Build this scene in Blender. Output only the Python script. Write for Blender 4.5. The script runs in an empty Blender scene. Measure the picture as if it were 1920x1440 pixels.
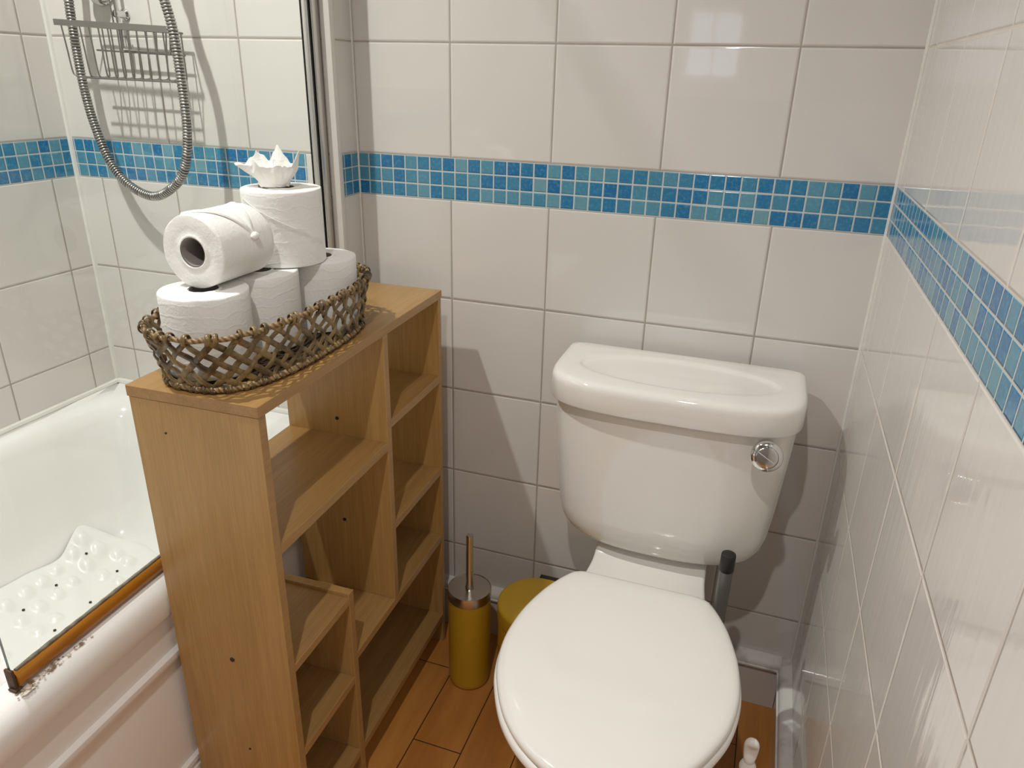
import bpy, bmesh, math, random
from mathutils import Vector, Matrix, noise
PI = math.pi
scene = bpy.context.scene
COL = scene.collection

# ------------------------------------------------------------------ camera
yaw, pitch, roll, FPX = 0.3253, 0.3988, 0.026, 1371.6
CAM = Vector((-0.1909, -1.3437, 1.2577))
cy_, sy_ = math.cos(yaw), math.sin(yaw)
cp_, sp_ = math.cos(pitch), math.sin(pitch)
F = Vector((-sy_*cp_, cy_*cp_, -sp_))
R0 = Vector((cy_, sy_, 0)); U0 = R0.cross(F)
cr_, sr_ = math.cos(roll), math.sin(roll)
Rv = cr_*R0 + sr_*U0; Uv = -sr_*R0 + cr_*U0
cam_data = bpy.data.cameras.new('camera'); cam = bpy.data.objects.new('camera', cam_data)
cam_data.sensor_width = 36.0; cam_data.lens = 36.0*FPX/1920.0
cam_data.clip_start = 0.02; cam_data.clip_end = 50
M = Matrix(((Rv.x, Uv.x, -F.x, CAM.x), (Rv.y, Uv.y, -F.y, CAM.y), (Rv.z, Uv.z, -F.z, CAM.z), (0, 0, 0, 1)))
cam.matrix_world = M
COL.objects.link(cam); scene.camera = cam

# ------------------------------------------------------------------ world, exposure
w = bpy.data.worlds.new('world'); scene.world = w; w.use_nodes = True
w.node_tree.nodes['Background'].inputs[0].default_value = (0.9, 0.95, 1.0, 1)
w.node_tree.nodes['Background'].inputs[1].default_value = 0.0
vs = scene.view_settings
vs.view_transform = 'Standard'; vs.look = 'None'; vs.gamma = 1.0; vs.exposure = 0.0
vs.use_curve_mapping = False

# the two recessed ceiling downlights that light this room (position, watts)
CEIL = 2.38
LAMPS = [(Vector((-0.385, -1.47, CEIL)), 49.0), (Vector((-1.31, -0.81, CEIL)), 92.0)]
LAMP_COL = [(0.985, 0.955, 0.915), (0.985, 0.965, 0.945)]
WARM = (1.0, 0.942, 0.885)

# ------------------------------------------------------------------ node helpers
class NT:
    def __init__(s, mat):
        s.t = mat.node_tree; s.n = s.t.nodes; s.l = s.t.links
    def new(s, typ, **kw):
        n = s.n.new(typ)
        for k, v in kw.items(): setattr(n, k, v)
        return n
    def put(s, sock, v):
        if isinstance(v, (int, float)):
            sock.default_value = v
        elif isinstance(v, tuple):
            sock.default_value = v if len(v) == 4 or sock.type == 'VECTOR' else (*v, 1)
        else:
            s.l.new(v, sock)
    def m(s, op, a, b=None, c=None, clamp=False):
        n = s.n.new('ShaderNodeMath'); n.operation = op; n.use_clamp = clamp
        s.put(n.inputs[0], a)
        if b is not None: s.put(n.inputs[1], b)
        if c is not None: s.put(n.inputs[2], c)
        return n.outputs[0]
    def mix(s, f, a, b, blend='MIX'):
        n = s.n.new('ShaderNodeMix'); n.data_type = 'RGBA'; n.blend_type = blend
        s.put(n.inputs[0], f); s.put(n.inputs[6], a); s.put(n.inputs[7], b)
        return n.outputs[2]
    def step(s, x, a, b):                      # smooth step from a to b
        n = s.n.new('ShaderNodeMapRange'); n.interpolation_type = 'SMOOTHSTEP'
        s.put(n.inputs[0], x); n.inputs[1].default_value = a; n.inputs[2].default_value = b
        n.inputs[3].default_value = 0; n.inputs[4].default_value = 1
        return n.outputs[0]
    def coord(s, scale=(1, 1, 1), loc=(0, 0, 0), kind='Object', rot=(0, 0, 0)):
        tc = s.n.new('ShaderNodeTexCoord'); mp = s.n.new('ShaderNodeMapping')
        mp.inputs['Scale'].default_value = scale; mp.inputs['Location'].default_value = loc
        mp.inputs['Rotation'].default_value = rot
        s.l.new(tc.outputs[kind], mp.inputs[0]); return mp.outputs[0]
    def noise(s, vec, scale=5, detail=3, rough=0.5, out=0):
        n = s.n.new('ShaderNodeTexNoise'); n.inputs['Scale'].default_value = scale
        n.inputs['Detail'].default_value = detail; n.inputs['Roughness'].default_value = rough
        if vec is not None: s.l.new(vec, n.inputs['Vector'])
        return n.outputs[out]
    def bump(s, h, strength=1.0, dist=0.001):
        n = s.n.new('ShaderNodeBump'); n.inputs['Strength'].default_value = strength
        n.inputs['Distance'].default_value = dist; s.l.new(h, n.inputs['Height']); return n.outputs[0]

def material(name, color=(0.8, 0.8, 0.8), rough=0.5, metal=0.0, **kw):
    mt = bpy.data.materials.new(name); mt.use_nodes = True
    b = mt.node_tree.nodes['Principled BSDF']
    b.inputs['Base Color'].default_value = (*color, 1)
    b.inputs['Roughness'].default_value = rough; b.inputs['Metallic'].default_value = metal
    for k, v in kw.items(): b.inputs[k].default_value = v
    return mt, NT(mt), b

def simple(name, color, rough=0.5, metal=0.0, var=0.0, vscale=30, bump=0.0, bscale=60, **kw):
    mt, t, b = material(name, color, rough, metal, **kw)
    if var:
        f = t.noise(t.coord(), vscale, 4)
        d = tuple(max(0, c*(1-var)) for c in color); u = tuple(min(1, c*(1+var)) for c in color)
        t.put(b.inputs['Base Color'], t.mix(f, d, u))
    if bump:
        t.put(b.inputs['Normal'], t.bump(t.noise(t.coord(), bscale, 3), 1.0, bump))
    return mt

# ------------------------------------------------------------------ wall tiles
TW, TH = 0.2, 0.2008
ZB, ZT = 1.03, 1.1097           # mosaic band bottom and top
MP = 0.0266
TILE_COL = (0.72, 0.69, 0.655)
def tile_material(name, axis, u0, m0, band_max=None, grout=(0.38, 0.34, 0.295), wav=0.35, rough=0.045, streak=0.0):
    mt, t, b = material(name, TILE_COL, rough); b.inputs['IOR'].default_value = 1.6
    tc = t.new('ShaderNodeTexCoord'); sep = t.new('ShaderNodeSeparateXYZ'); t.l.new(tc.outputs['Object'], sep.inputs[0])
    U = sep.outputs[0 if axis == 'x' else 1]; Z = sep.outputs[2]
    def linedist(v, o, p):
        q = t.m('DIVIDE', t.m('SUBTRACT', v, o), p)
        fr = t.m('FRACT', q)
        return t.m('MULTIPLY', t.m('MINIMUM', fr, t.m('SUBTRACT', 1.0, fr)), p), t.m('FLOOR', q)
    du, iu = linedist(U, u0, TW)
    up, iz1 = linedist(Z, ZT, TH); lo, iz2 = linedist(Z, ZB, TH)
    isup = t.m('GREATER_THAN', Z, (ZB+ZT)/2)
    dz = t.m('ADD', t.m('MULTIPLY', up, isup), t.m('MULTIPLY', lo, t.m('SUBTRACT', 1.0, isup)))
    d = t.m('MINIMUM', du, dz)
    inband = t.m('MULTIPLY', t.m('GREATER_THAN', Z, ZB), t.m('LESS_THAN', Z, ZT))
    if band_max is not None:
        inband = t.m('MULTIPLY', inband, t.m('LESS_THAN', U, band_max))
    mu, imu = linedist(U, m0, MP); mz, imz = linedist(Z, ZB, (ZT-ZB)/3)
    md = t.m('MINIMUM', mu, mz)
    # joints and pillowed edges
    wob = t.m('MULTIPLY', t.m('SUBTRACT', t.noise(tc.outputs['Object'], 9, 2), 0.5), 0.0007)
    tj = t.step(t.m('ADD', d, wob), 0.0009, 0.0019); mj = t.step(t.m('ADD', md, wob), 0.0009, 0.0016)
    tb = t.step(d, 0.0008, 0.0042); mb = t.step(md, 0.0008, 0.0032)
    inv = t.m('SUBTRACT', 1.0, inband)
    # colours
    cid = t.new('ShaderNodeCombineXYZ'); t.l.new(iu, cid.inputs[0])
    t.l.new(t.m('ADD', t.m('MULTIPLY', iz1, isup), t.m('MULTIPLY', iz2, 2.0)), cid.inputs[1])
    wn = t.new('ShaderNodeTexWhiteNoise', noise_dimensions='3D'); t.l.new(cid.outputs[0], wn.inputs[0])
    tcol = t.mix(wn.outputs[0], tuple(c*0.965 for c in TILE_COL), TILE_COL)
    mid = t.new('ShaderNodeCombineXYZ'); t.l.new(imu, mid.inputs[0]); t.l.new(imz, mid.inputs[1])
    wn2 = t.new('ShaderNodeTexWhiteNoise', noise_dimensions='3D'); t.l.new(mid.outputs[0], wn2.inputs[0])
    rp = t.new('ShaderNodeValToRGB'); e = rp.color_ramp.elements
    e[0].position = 0.0; e[0].color = (0.014, 0.15, 0.37, 1)
    e[1].position = 1.0; e[1].color = (0.20, 0.37, 0.41, 1)
    for p_, c_ in ((0.3, (0.025, 0.19, 0.385, 1)), (0.6, (0.055, 0.24, 0.385, 1)), (0.85, (0.11, 0.30, 0.41, 1))):
        q = e.new(p_); q.color = c_
    t.l.new(wn2.outputs[0], rp.inputs[0])
    mott = t.noise(tc.outputs['Object'], 160, 4, 0.65)
    mcol = t.mix(t.m('MULTIPLY', t.step(mott, 0.45, 0.75), 0.45), rp.outputs[0], (0.16, 0.45, 0.52))
    mcol = t.mix(mj, (0.55, 0.58, 0.56), mcol)
    gn = t.noise(tc.outputs['Object'], 14, 3)
    gcol = t.mix(gn, tuple(g*0.75 for g in grout), tuple(min(1, g*1.2) for g in grout))
    tcol = t.mix(tj, gcol, tcol)
    t.put(b.inputs['Base Color'], t.mix(inband, tcol, mcol))
    # height (mm)
    lw = t.noise(tc.outputs['Object'], 7.0, 1.0, 0.4)
    sw = t.noise(tc.outputs['Object'], 26.0, 2.0, 0.5)
    wavy = t.m('ADD', t.m('MULTIPLY', lw, wav), t.m('MULTIPLY', sw, wav*0.18))
    if streak:
        wavy = t.m('ADD', wavy, t.m('MULTIPLY', t.noise(t.coord((1, 60, 5)), 1.0, 2.0, 0.5), streak))
    h = t.m('ADD', t.m('ADD', t.m('MULTIPLY', t.m('MULTIPLY', tb, inv), 0.9), t.m('MULTIPLY', t.m('MULTIPLY', mb, inband), 0.7)), wavy)
    t.put(b.inputs['Normal'], t.bump(h, 1.0, 0.001))
    rj = t.m('MULTIPLY', t.m('SUBTRACT', 1.0, t.m('ADD', t.m('MULTIPLY', tj, inv), t.m('MULTIPLY', mj, inband))), 0.6)
    t.put(b.inputs['Roughness'], t.m('ADD', t.m('ADD', rj, rough), t.m('MULTIPLY', inband, 0.12)))
    return mt

# ------------------------------------------------------------------ materials
def wood_material(name, grain_axis, c1, c2, rough=0.35):
    mt, t, b = material(name, c1, rough)
    sc = [80, 80, 80]; sc[grain_axis] = 2.6
    v = t.coord(tuple(sc))
    a = t.noise(v, 1.0, 6, 0.62)
    sc2 = [9, 9, 9]; sc2[grain_axis] = 0.9
    big = t.noise(t.coord(tuple(sc2), (3, 1, 7)), 1.0, 3, 0.5)
    sc3 = [420, 420, 420]; sc3[grain_axis] = 14
    fine = t.noise(t.coord(tuple(sc3)), 1.0, 2, 0.5)
    f = t.m('ADD', t.m('MULTIPLY', a, 0.40), t.m('ADD', t.m('MULTIPLY', big, 0.30), t.m('MULTIPLY', fine, 0.3)))
    t.put(b.inputs['Base Color'], t.mix(t.step(f, 0.32, 0.68), c2, c1))
    t.put(b.inputs['Normal'], t.bump(fine, 0.25, 0.0003))
    return mt
OAK1, OAK2 = (0.535, 0.325, 0.118), (0.405, 0.230, 0.070)  # upright tone lifted above the shelf tone: missing fill light painted in
m_wood_v = wood_material('oak_laminate_upright', 2, OAK1, OAK2)
m_wood_h = wood_material('oak_laminate_lengthwise', 1, (0.45, 0.264, 0.096), (0.325, 0.174, 0.056))
m_wood_edge = wood_material('oak_edging_strip', 1, (0.46, 0.272, 0.110), (0.35, 0.195, 0.072))
m_wood_b = wood_material('oak_back_board', 2, (0.40, 0.235, 0.105), (0.27, 0.145, 0.058))
m_dark_hole = simple('dark_screw_cap', (0.02, 0.012, 0.008), 0.4)

def ceramic(name, col=(0.83, 0.80, 0.755), rough=0.06):
    mt, t, b = material(name, col, rough)
    b.inputs['Coat Weight'].default_value = 0.3; b.inputs['Coat Roughness'].default_value = 0.03
    t.put(b.inputs['Normal'], t.bump(t.noise(t.coord(), 14, 1.0), 1.0, 0.0006))
    return mt
m_ceramic = ceramic('white_vitreous_china')
m_seat = ceramic('white_seat_plastic', (0.87, 0.845, 0.795), 0.10)
m_acrylic = ceramic('white_bath_acrylic', (0.88, 0.865, 0.84), 0.10)
m_panel = simple('white_bath_panel', (0.88, 0.85, 0.82), 0.22, bump=0.0004, bscale=25)
m_chrome = simple('chrome', (0.74, 0.74, 0.74), 0.10, 1.0)
m_satin = simple('satin_aluminium', (0.62, 0.60, 0.57), 0.28, 1.0)
m_post = simple('polished_aluminium', (0.80, 0.79, 0.77), 0.34, 1.0)
m_wire = simple('dull_chromed_wire', (0.36, 0.35, 0.335), 0.25, 1.0)
m_hose = simple('ribbed_metal_hose', (0.48, 0.46, 0.43), 0.28, 1.0)
m_steel = simple('brushed_steel', (0.60, 0.57, 0.53), 0.24, 1.0, bump=0.0002, bscale=400)
m_black = simple('black_rubber', (0.012, 0.011, 0.011), 0.45)
m_gold = simple('mustard_powder_coat', (0.56, 0.335, 0.018), 0.42, 0.0, var=0.06, vscale=8, bump=0.0002, bscale=500)
m_polegrey = simple('grey_painted_tube', (0.15, 0.145, 0.14), 0.35, 0.4)
m_whiteplastic = simple('white_plastic', (0.82, 0.80, 0.76), 0.25)
m_silicone = simple('white_silicone', (0.76, 0.74, 0.69), 0.35, var=0.08, vscale=20, bump=0.0015, bscale=40)
m_pvc_trim = simple('white_pvc_trim', (0.74, 0.71, 0.67), 0.3)
m_white_paint = simple('white_paint', (0.84, 0.83, 0.80), 0.6)
m_ceiling = simple('low_bounce_ceiling', (0.40, 0.38, 0.36), 0.7)  # unseen ceiling toned down to limit light bouncing back
m_card = simple('grey_cardboard', (0.30, 0.27, 0.25), 0.85, var=0.1)
m_hole = simple('dark_vent_hole', (0.02, 0.02, 0.02), 0.8)

mt, t, b = material('white_toilet_paper', (0.90, 0.885, 0.855), 0.9)
b.inputs['Sheen Weight'].default_value = 0.2
wv = t.new('ShaderNodeTexWave', wave_type='BANDS', bands_direction='Z'); wv.inputs['Scale'].default_value = 20
wv.inputs['Distortion'].default_value = 5.0; wv.inputs['Detail'].default_value = 1.5; wv.inputs['Detail Scale'].default_value = 1.4
t.l.new(t.coord(), wv.inputs['Vector'])
t.put(b.inputs['Normal'], t.bump(t.m('ADD', t.m('MULTIPLY', t.step(wv.outputs[1], 0.85, 1.0), 0.28), t.noise(t.coord(), 240, 3)), 1.0, 0.0006))
m_paper = mt
mt, t, b = material('roll_end_layers', (0.90, 0.88, 0.845), 0.95)
m_paper_end = mt

mt, t, b = material('amber_seal_strip', (0.50, 0.20, 0.016), 0.28)
t.put(b.inputs['Base Color'], t.mix(t.noise(t.coord((4, 4, 60)), 3, 3), (0.30, 0.10, 0.006), (0.50, 0.20, 0.016)))
m_amber = mt
mt, t, b = material('mould_line', (0.20, 0.17, 0.12), 0.9)
t.put(b.inputs['Base Color'], t.mix(t.noise(t.coord(), 90, 4), (0.03, 0.026, 0.02), (0.42, 0.37, 0.28)))
m_mould = mt
mt, t, b = material('limescale_crust', (0.55, 0.42, 0.30), 0.9)
t.put(b.inputs['Base Color'], t.mix(t.step(t.noise(t.coord(), 120, 5), 0.38, 0.6), (0.20, 0.13, 0.07), (0.80, 0.72, 0.60)))
m_lime = mt
m_rustmetal = simple('rusty_bracket', (0.10, 0.055, 0.03), 0.7, 0.3, var=0.4, vscale=150)

mt, t, b = material('rattan', (0.16, 0.10, 0.045), 0.3)
t.put(b.inputs['Base Color'], t.mix(t.step(t.noise(t.coord((1, 1, 1)), 34, 5, 0.6), 0.32, 0.68), (0.05, 0.029, 0.010), (0.27, 0.18, 0.068)))
t.put(b.inputs['Normal'], t.bump(t.noise(t.coord((1, 1, 1)), 300, 2), 0.6, 0.0008))
m_rattan = mt
mt, t, b = material('rattan_rim', (0.34, 0.22, 0.11), 0.4)
wv = t.new('ShaderNodeTexWave', wave_type='BANDS', bands_direction='DIAGONAL'); wv.inputs['Scale'].default_value = 60
wv.inputs['Distortion'].default_value = 2.0
t.l.new(t.coord(), wv.inputs['Vector'])
t.put(b.inputs['Base Color'], t.mix(wv.outputs[1], (0.15, 0.085, 0.035), (0.40, 0.265, 0.13)))
t.put(b.inputs['Normal'], t.bump(wv.outputs[1], 0.8, 0.0012))
m_rim = mt
m_rattan_dark = simple('dark_rattan', (0.05, 0.03, 0.014), 0.45, var=0.5, vscale=60)

# thin sheet glass: what is not mirrored passes straight through
mt = bpy.data.materials.new('clear_glass'); mt.use_nodes = True; t = NT(mt)
for n in list(t.n):
    if n.type != 'OUTPUT_MATERIAL': t.n.remove(n)
out = [n for n in t.n if n.type == 'OUTPUT_MATERIAL'][0]
tr = t.new('ShaderNodeBsdfTransparent'); tr.inputs[0].default_value = (0.955, 0.975, 0.955, 1)
gl = t.new('ShaderNodeBsdfGlossy'); gl.inputs['Roughness'].default_value = 0.0
fr = t.new('ShaderNodeFresnel'); fr.inputs[0].default_value = 1.45
mx = t.new('ShaderNodeMixShader'); geo = t.new('ShaderNodeNewGeometry')
t.l.new(t.m('MULTIPLY', fr.outputs[0], t.m('SUBTRACT', 1.0, geo.outputs['Backfacing'])), mx.inputs[0])
t.l.new(tr.outputs[0], mx.inputs[1]); t.l.new(gl.outputs[0], mx.inputs[2]); t.l.new(mx.outputs[0], out.inputs[0])
m_glass = mt
m_glass_edge = simple('glass_cut_edge', (0.10, 0.13, 0.12), 0.2)

# laminate floor: boards run away from the door, staggered joints
mt, t, b = material('cherry_laminate_floor', (0.3, 0.12, 0.04), 0.28)
tc = t.new('ShaderNodeTexCoord'); sep = t.new('ShaderNodeSeparateXYZ'); t.l.new(tc.outputs['Object'], sep.inputs[0])
PWD = 0.1045
q = t.m('DIVIDE', t.m('SUBTRACT', sep.outputs[0], -0.7155), PWD); ci = t.m('FLOOR', q); fx = t.m('FRACT', q)
dx = t.m('MULTIPLY', t.m('MINIMUM', fx, t.m('SUBTRACT', 1.0, fx)), PWD)
PL = 0.62
yy = t.m('DIVIDE', t.m('ADD', t.m('ADD', sep.outputs[1], 0.3615), t.m('MULTIPLY', ci, 0.2045)), PL); ri = t.m('FLOOR', yy); fy = t.m('FRACT', yy)
dy = t.m('MULTIPLY', t.m('MINIMUM', fy, t.m('SUBTRACT', 1.0, fy)), PL)
dd = t.m('MINIMUM', dx, dy); jn = t.step(dd, 0.0005, 0.0016)
cid = t.new('ShaderNodeCombineXYZ'); t.l.new(ci, cid.inputs[0]); t.l.new(ri, cid.inputs[1])
wn = t.new('ShaderNodeTexWhiteNoise', noise_dimensions='3D'); t.l.new(cid.outputs[0], wn.inputs[0])
g1 = t.noise(t.coord((14, 1.6, 1)), 1.0, 5, 0.6)
base = t.mix(t.step(g1, 0.3, 0.7), (0.46, 0.175, 0.036), (0.68, 0.31, 0.075))
base = t.mix(t.m('MULTIPLY', wn.outputs[0], 0.35), base, (0.50, 0.19, 0.04))
t.put(b.inputs['Base Color'], t.mix(jn, (0.05, 0.015, 0.005), base))
t.put(b.inputs['Normal'], t.bump(jn, 1.0, 0.0006))
m_floor = mt

m_tile_back = tile_material('wall_tiles_behind_toilet', 'x', -0.1797, -0.0269)
m_tile_bath = tile_material('wall_tiles_shower_end', 'x', -1.1818, -1.3761, band_max=-1.054)
m_tile_left = tile_material('wall_tiles_along_bath', 'y', -0.1387, -0.1013)
m_tile_right = tile_material('wall_tiles_right', 'y', -0.2719, -0.027, grout=(0.72, 0.66, 0.58), rough=0.022, wav=0.45, streak=0.40)

mt, t, b = material('skirting_tile', (0.70, 0.655, 0.62), 0.10)
tc = t.new('ShaderNodeTexCoord'); sep = t.new('ShaderNodeSeparateXYZ'); t.l.new(tc.outputs['Object'], sep.inputs[0])
t.put(b.inputs['Normal'], t.bump(t.noise(t.coord(), 12, 1), 1.0, 0.0006))
m_skirt = mt
mt, t, b = material('pencil_trim_tile', (0.70, 0.67, 0.63), 0.12)
t.put(b.inputs['Base Color'], t.mix(t.step(t.noise(t.coord(), 18, 4), 0.5, 0.72), (0.76, 0.73, 0.69), (0.42, 0.40, 0.38)))
m_pencil = mt

# ------------------------------------------------------------------ mesh helpers
def obj(name, bm, mat, parent=None, smooth=35, kind=None):
    """one mesh object; bm is in the thing's own coordinates"""
    bmesh.ops.recalc_face_normals(bm, faces=bm.faces[:])
    me = bpy.data.meshes.new(name); bm.to_mesh(me); bm.free()
    for p in me.polygons: p.use_smooth = smooth > 0
    if smooth > 0 and smooth < 180: me.set_sharp_from_angle(angle=math.radians(smooth))
    for m_ in (mat if isinstance(mat, (list, tuple)) else [mat]): me.materials.append(m_)
    o = bpy.data.objects.new(name, me); COL.objects.link(o)
    if parent is not None: o.parent = parent
    if kind: o['kind'] = kind
    return o
def thing(name, label, cat, loc=(0, 0, 0), rotz=0.0, group=None):
    o = bpy.data.objects.new(name, None); COL.objects.link(o)
    o.empty_display_size = 0.05; o.location = loc; o.rotation_euler = (0, 0, rotz)
    o['label'] = label; o['category'] = cat
    if group: o['group'] = group
    return o
def tag(o, label, cat, group=None):
    o['label'] = label; o['category'] = cat
    if group: o['group'] = group
    return o
def box(bm, x0, x1, y0, y1, z0, z1, bev=0.0, seg=2, mi=0):
    vs_ = [bm.verts.new((x, y, z)) for x in (x0, x1) for y in (y0, y1) for z in (z0, z1)]
    fs = []
    for idx in ((0, 1, 3, 2), (4, 6, 7, 5), (0, 4, 5, 1), (2, 3, 7, 6), (0, 2, 6, 4), (1, 5, 7, 3)):
        f = bm.faces.new([vs_[i] for i in idx]); f.material_index = mi; fs.append(f)
    if bev > 0:
        es = list({e for f in fs for e in f.edges})
        bmesh.ops.bevel(bm, geom=es, offset=bev, segments=seg, profile=0.5, affect='EDGES')
    return bm
def newbox(*a, **k): return box(bmesh.new(), *a, **k)
def loft(bm, rings, cap0=True, cap1=True, closed=True, mi=0):
    rv = [[bm.verts.new(p) for p in r] for r in rings]
    n = len(rings[0])
    for a, c in zip(rv, rv[1:]):
        for i in range(n if closed else n-1):
            j = (i+1) % n
            f = bm.faces.new((a[i], a[j], c[j], c[i])); f.material_index = mi
    if cap0: f = bm.faces.new(rv[0][::-1]); f.material_index = mi
    if cap1: f = bm.faces.new(rv[-1]); f.material_index = mi
    return rv
def lathe(bm, prof, c=(0, 0, 0), n=48, cap0=True, cap1=True, axis='z', mi=0):
    rings = []
    for r, h in prof:
        ring = []
        for i in range(n):
            a = 2*PI*i/n; u, v = r*math.cos(a), r*math.sin(a)
            if axis == 'z': p = (c[0]+u, c[1]+v, c[2]+h)
            elif axis == 'y': p = (c[0]+u, c[1]+h, c[2]+v)
            else: p = (c[0]+h, c[1]+u, c[2]+v)
            ring.append(p)
        rings.append(ring)
    return loft(bm, rings, cap0, cap1, True, mi)
def frames(path, closed=False):
    n = len(path); P = [Vector(p) for p in path]; T = []
    for i in range(n):
        a = P[(i-1) % n] if closed or i > 0 else P[i]; c = P[(i+1) % n] if closed or i < n-1 else P[i]
        d = c-a; T.append(d.normalized() if d.length > 1e-9 else Vector((0, 0, 1)))
    up = Vector((0, 0, 1)) if abs(T[0].z) < 0.9 else Vector((1, 0, 0))
    N = []; nn = (up - T[0]*up.dot(T[0])).normalized()
    for i in range(n):
        nn = (nn - T[i]*nn.dot(T[i]))
        nn = nn.normalized() if nn.length > 1e-9 else Vector((1, 0, 0))
        N.append(nn.copy())
    return P, T, N
def tube(bm, path, r, seg=10, closed=False, cap=True, mi=0):
    P, T, N = frames(path, closed); rings = []
    for i, (p, tt, nn) in enumerate(zip(P, T, N)):
        bb = tt.cross(nn); rr = r[i] if isinstance(r, (list, tuple)) else r
        rings.append([p + (nn*math.cos(2*PI*k/seg) + bb*math.sin(2*PI*k/seg))*rr for k in range(seg)])
    if closed:
        rings.append(rings[0])
        rv = [[bm.verts.new(q) for q in ring] for ring in rings[:-1]]
        m_ = len(rv)
        for i in range(m_):
            a, c = rv[i], rv[(i+1) % m_]
            for k in range(seg):
                f = bm.faces.new((a[k], a[(k+1) % seg], c[(k+1) % seg], c[k])); f.material_index = mi
    else:
        loft(bm, rings, cap, cap, True, mi)
def ribbon(bm, pts, outs, wid, th, mi=0):
    """flat strand: pts with outward directions"""
    P = [Vector(p) for p in pts]; rings = []
    for i in range(len(P)):
        a = P[max(0, i-1)]; c = P[min(len(P)-1, i+1)]; tt = (c-a).normalized()
        o = Vector(outs[i]); o = (o - tt*o.dot(tt)).normalized(); s = tt.cross(o)
        ring = []
        for k in range(8):
            an = 2*PI*k/8
            ring.append(P[i] + s*(math.cos(an)*wid/2) + o*(math.sin(an)*th/2))
        rings.append(ring)
    loft(bm, rings, True, True, True, mi)
def smooth_path(ctrl, n):
    """Catmull-Rom through control points"""
    C_ = [Vector(c) for c in ctrl]; C_ = [2*C_[0]-C_[1]] + C_ + [2*C_[-1]-C_[-2]]
    res = []; m_ = len(C_)-3
    for i in range(n+1):
        s = i/n*m_; k = min(int(s), m_-1); u = s-k
        p0, p1, p2, p3 = C_[k:k+4]
        res.append(0.5*((2*p1)+(p2-p0)*u+(2*p0-5*p1+4*p2-p3)*u*u+(3*p1-p0-3*p2+p3)*u**3))
    return res
def lerp(a, c, u): return a+(c-a)*u
def interp(tab, x):
    if x <= tab[0][0]: return tab[0][1]
    for (a, fa), (c, fc) in zip(tab, tab[1:]):
        if x <= c: return fa+(fc-fa)*(x-a)/(c-a)
    return tab[-1][1]

# ------------------------------------------------------------------ room shell
XL, YE, XR = -1.652, -0.074, -0.982
YF = -2.40
def shell(name, x0, x1, y0, y1, z0, z1, mat):
    return obj(name, newbox(x0, x1, y0, y1, z0, z1), mat, smooth=0, kind='structure')
shell('floor', -1.75, 0.1, YF-0.1, 0.1, -0.06, 0.0, m_floor)
shell('ceiling', -1.75, 0.1, YF-0.1, 0.1, CEIL+0.02, CEIL+0.08, m_ceiling)
shell('wall_right', 0.0, 0.1, YF-0.1, 0.1, 0.0, CEIL+0.02, m_tile_right)
shell('wall_left', XL-0.1, XL, YF-0.1, 0.1, 0.0, CEIL+0.02, m_tile_left)
bm = bmesh.new()
box(bm, XR, 0.0, 0.0, 0.1, 0.0, CEIL+0.02)
obj('wall_back', bm, m_tile_back, smooth=0, kind='structure')
shell('wall_shower', XL, -1.0, YE, 0.1, 0.0, CEIL+0.02, m_tile_bath)
m_tile_return = tile_material('wall_tiles_return', 'y', -0.30, 0.0)
shell('wall_return', -1.0, XR, YE+0.012, 0.1, 0.0, CEIL+0.02, m_tile_return)
# front wall (behind the photographer) with a small frosted window and a door
bm = bmesh.new()
WX0, WX1, WZ0, WZ1 = -0.66, -0.40, 1.26, 1.56
box(bm, XL, WX0, YF-0.1, YF, 0, CEIL+0.02); box(bm, WX1, 0, YF-0.1, YF, 0, CEIL+0.02)
box(bm, WX0, WX1, YF-0.1, YF, 0, WZ0); box(bm, WX0, WX1, YF-0.1, YF, WZ1, CEIL+0.02)
m_front = simple('low_bounce_front_wall', (0.27, 0.25, 0.23), 0.6)  # tone of this unseen wall kept dark to cut bounced light
obj('wall_front', bm, m_front, smooth=0, kind='structure')
bm = bmesh.new()
for a in ((WX0, WX0+0.02, WZ0, WZ1), (WX1-0.02, WX1, WZ0, WZ1), (WX0+0.02, WX1-0.02, WZ0, WZ0+0.02), (WX0+0.02, WX1-0.02, WZ1-0.02, WZ1), (WX0+0.125, WX0+0.135, WZ0+0.02, WZ1-0.02)):
    box(bm, a[0], a[1], YF-0.07, YF-0.01, a[2], a[3])
wf = obj('window_1', bm, m_white_paint, smooth=0, kind='structure')
mt, t, b = material('frosted_daylit_pane', (0.6, 0.7, 0.9), 0.4)
b.inputs['Emission Color'].default_value = (0.70, 0.82, 1.0, 1); b.inputs['Emission Strength'].default_value = 1.6
obj('pane', newbox(WX0+0.018, WX1-0.018, YF-0.045, YF-0.04, WZ0+0.018, WZ1-0.018), mt, wf, smooth=0)

# silicone beads and corner joints
def bead(name, a, c, r, mat=m_silicone):
    bm = bmesh.new(); n = 24
    path = [Vector(a).lerp(Vector(c), i/n) for i in range(n+1)]
    tube(bm, path, [r*(1+0.22*noise.noise(p*17)) for p in path], 8)
    return obj(name, bm, mat, kind='structure')
bead('trim_1', (-0.0005, -0.0005, 0.13), (-0.0005, -0.0005, CEIL), 0.0035)
bead('trim_2', (XL-0.001, YE+0.001, 0.54), (XL-0.001, YE+0.001, CEIL), 0.0085)
bead('trim_3', (XR, 0.0, 0.13), (XR, 0.0, CEIL), 0.0025)
bead('trim_4', (XL+0.002, YE, 0.537), (XL+0.002, -1.78, 0.537), 0.0075)
bead('trim_5', (XL, YE-0.002, 0.537), (-1.0, YE-0.002, 0.537), 0.008)
# white tile-edge trim at the corner of the boxed-out shower wall
bm = newbox(-0.9995, -0.979, YE-0.004, YE+0.012, 0.53, CEIL, 0.003)
obj('trim_6', bm, m_pvc_trim, kind='structure')

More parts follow.
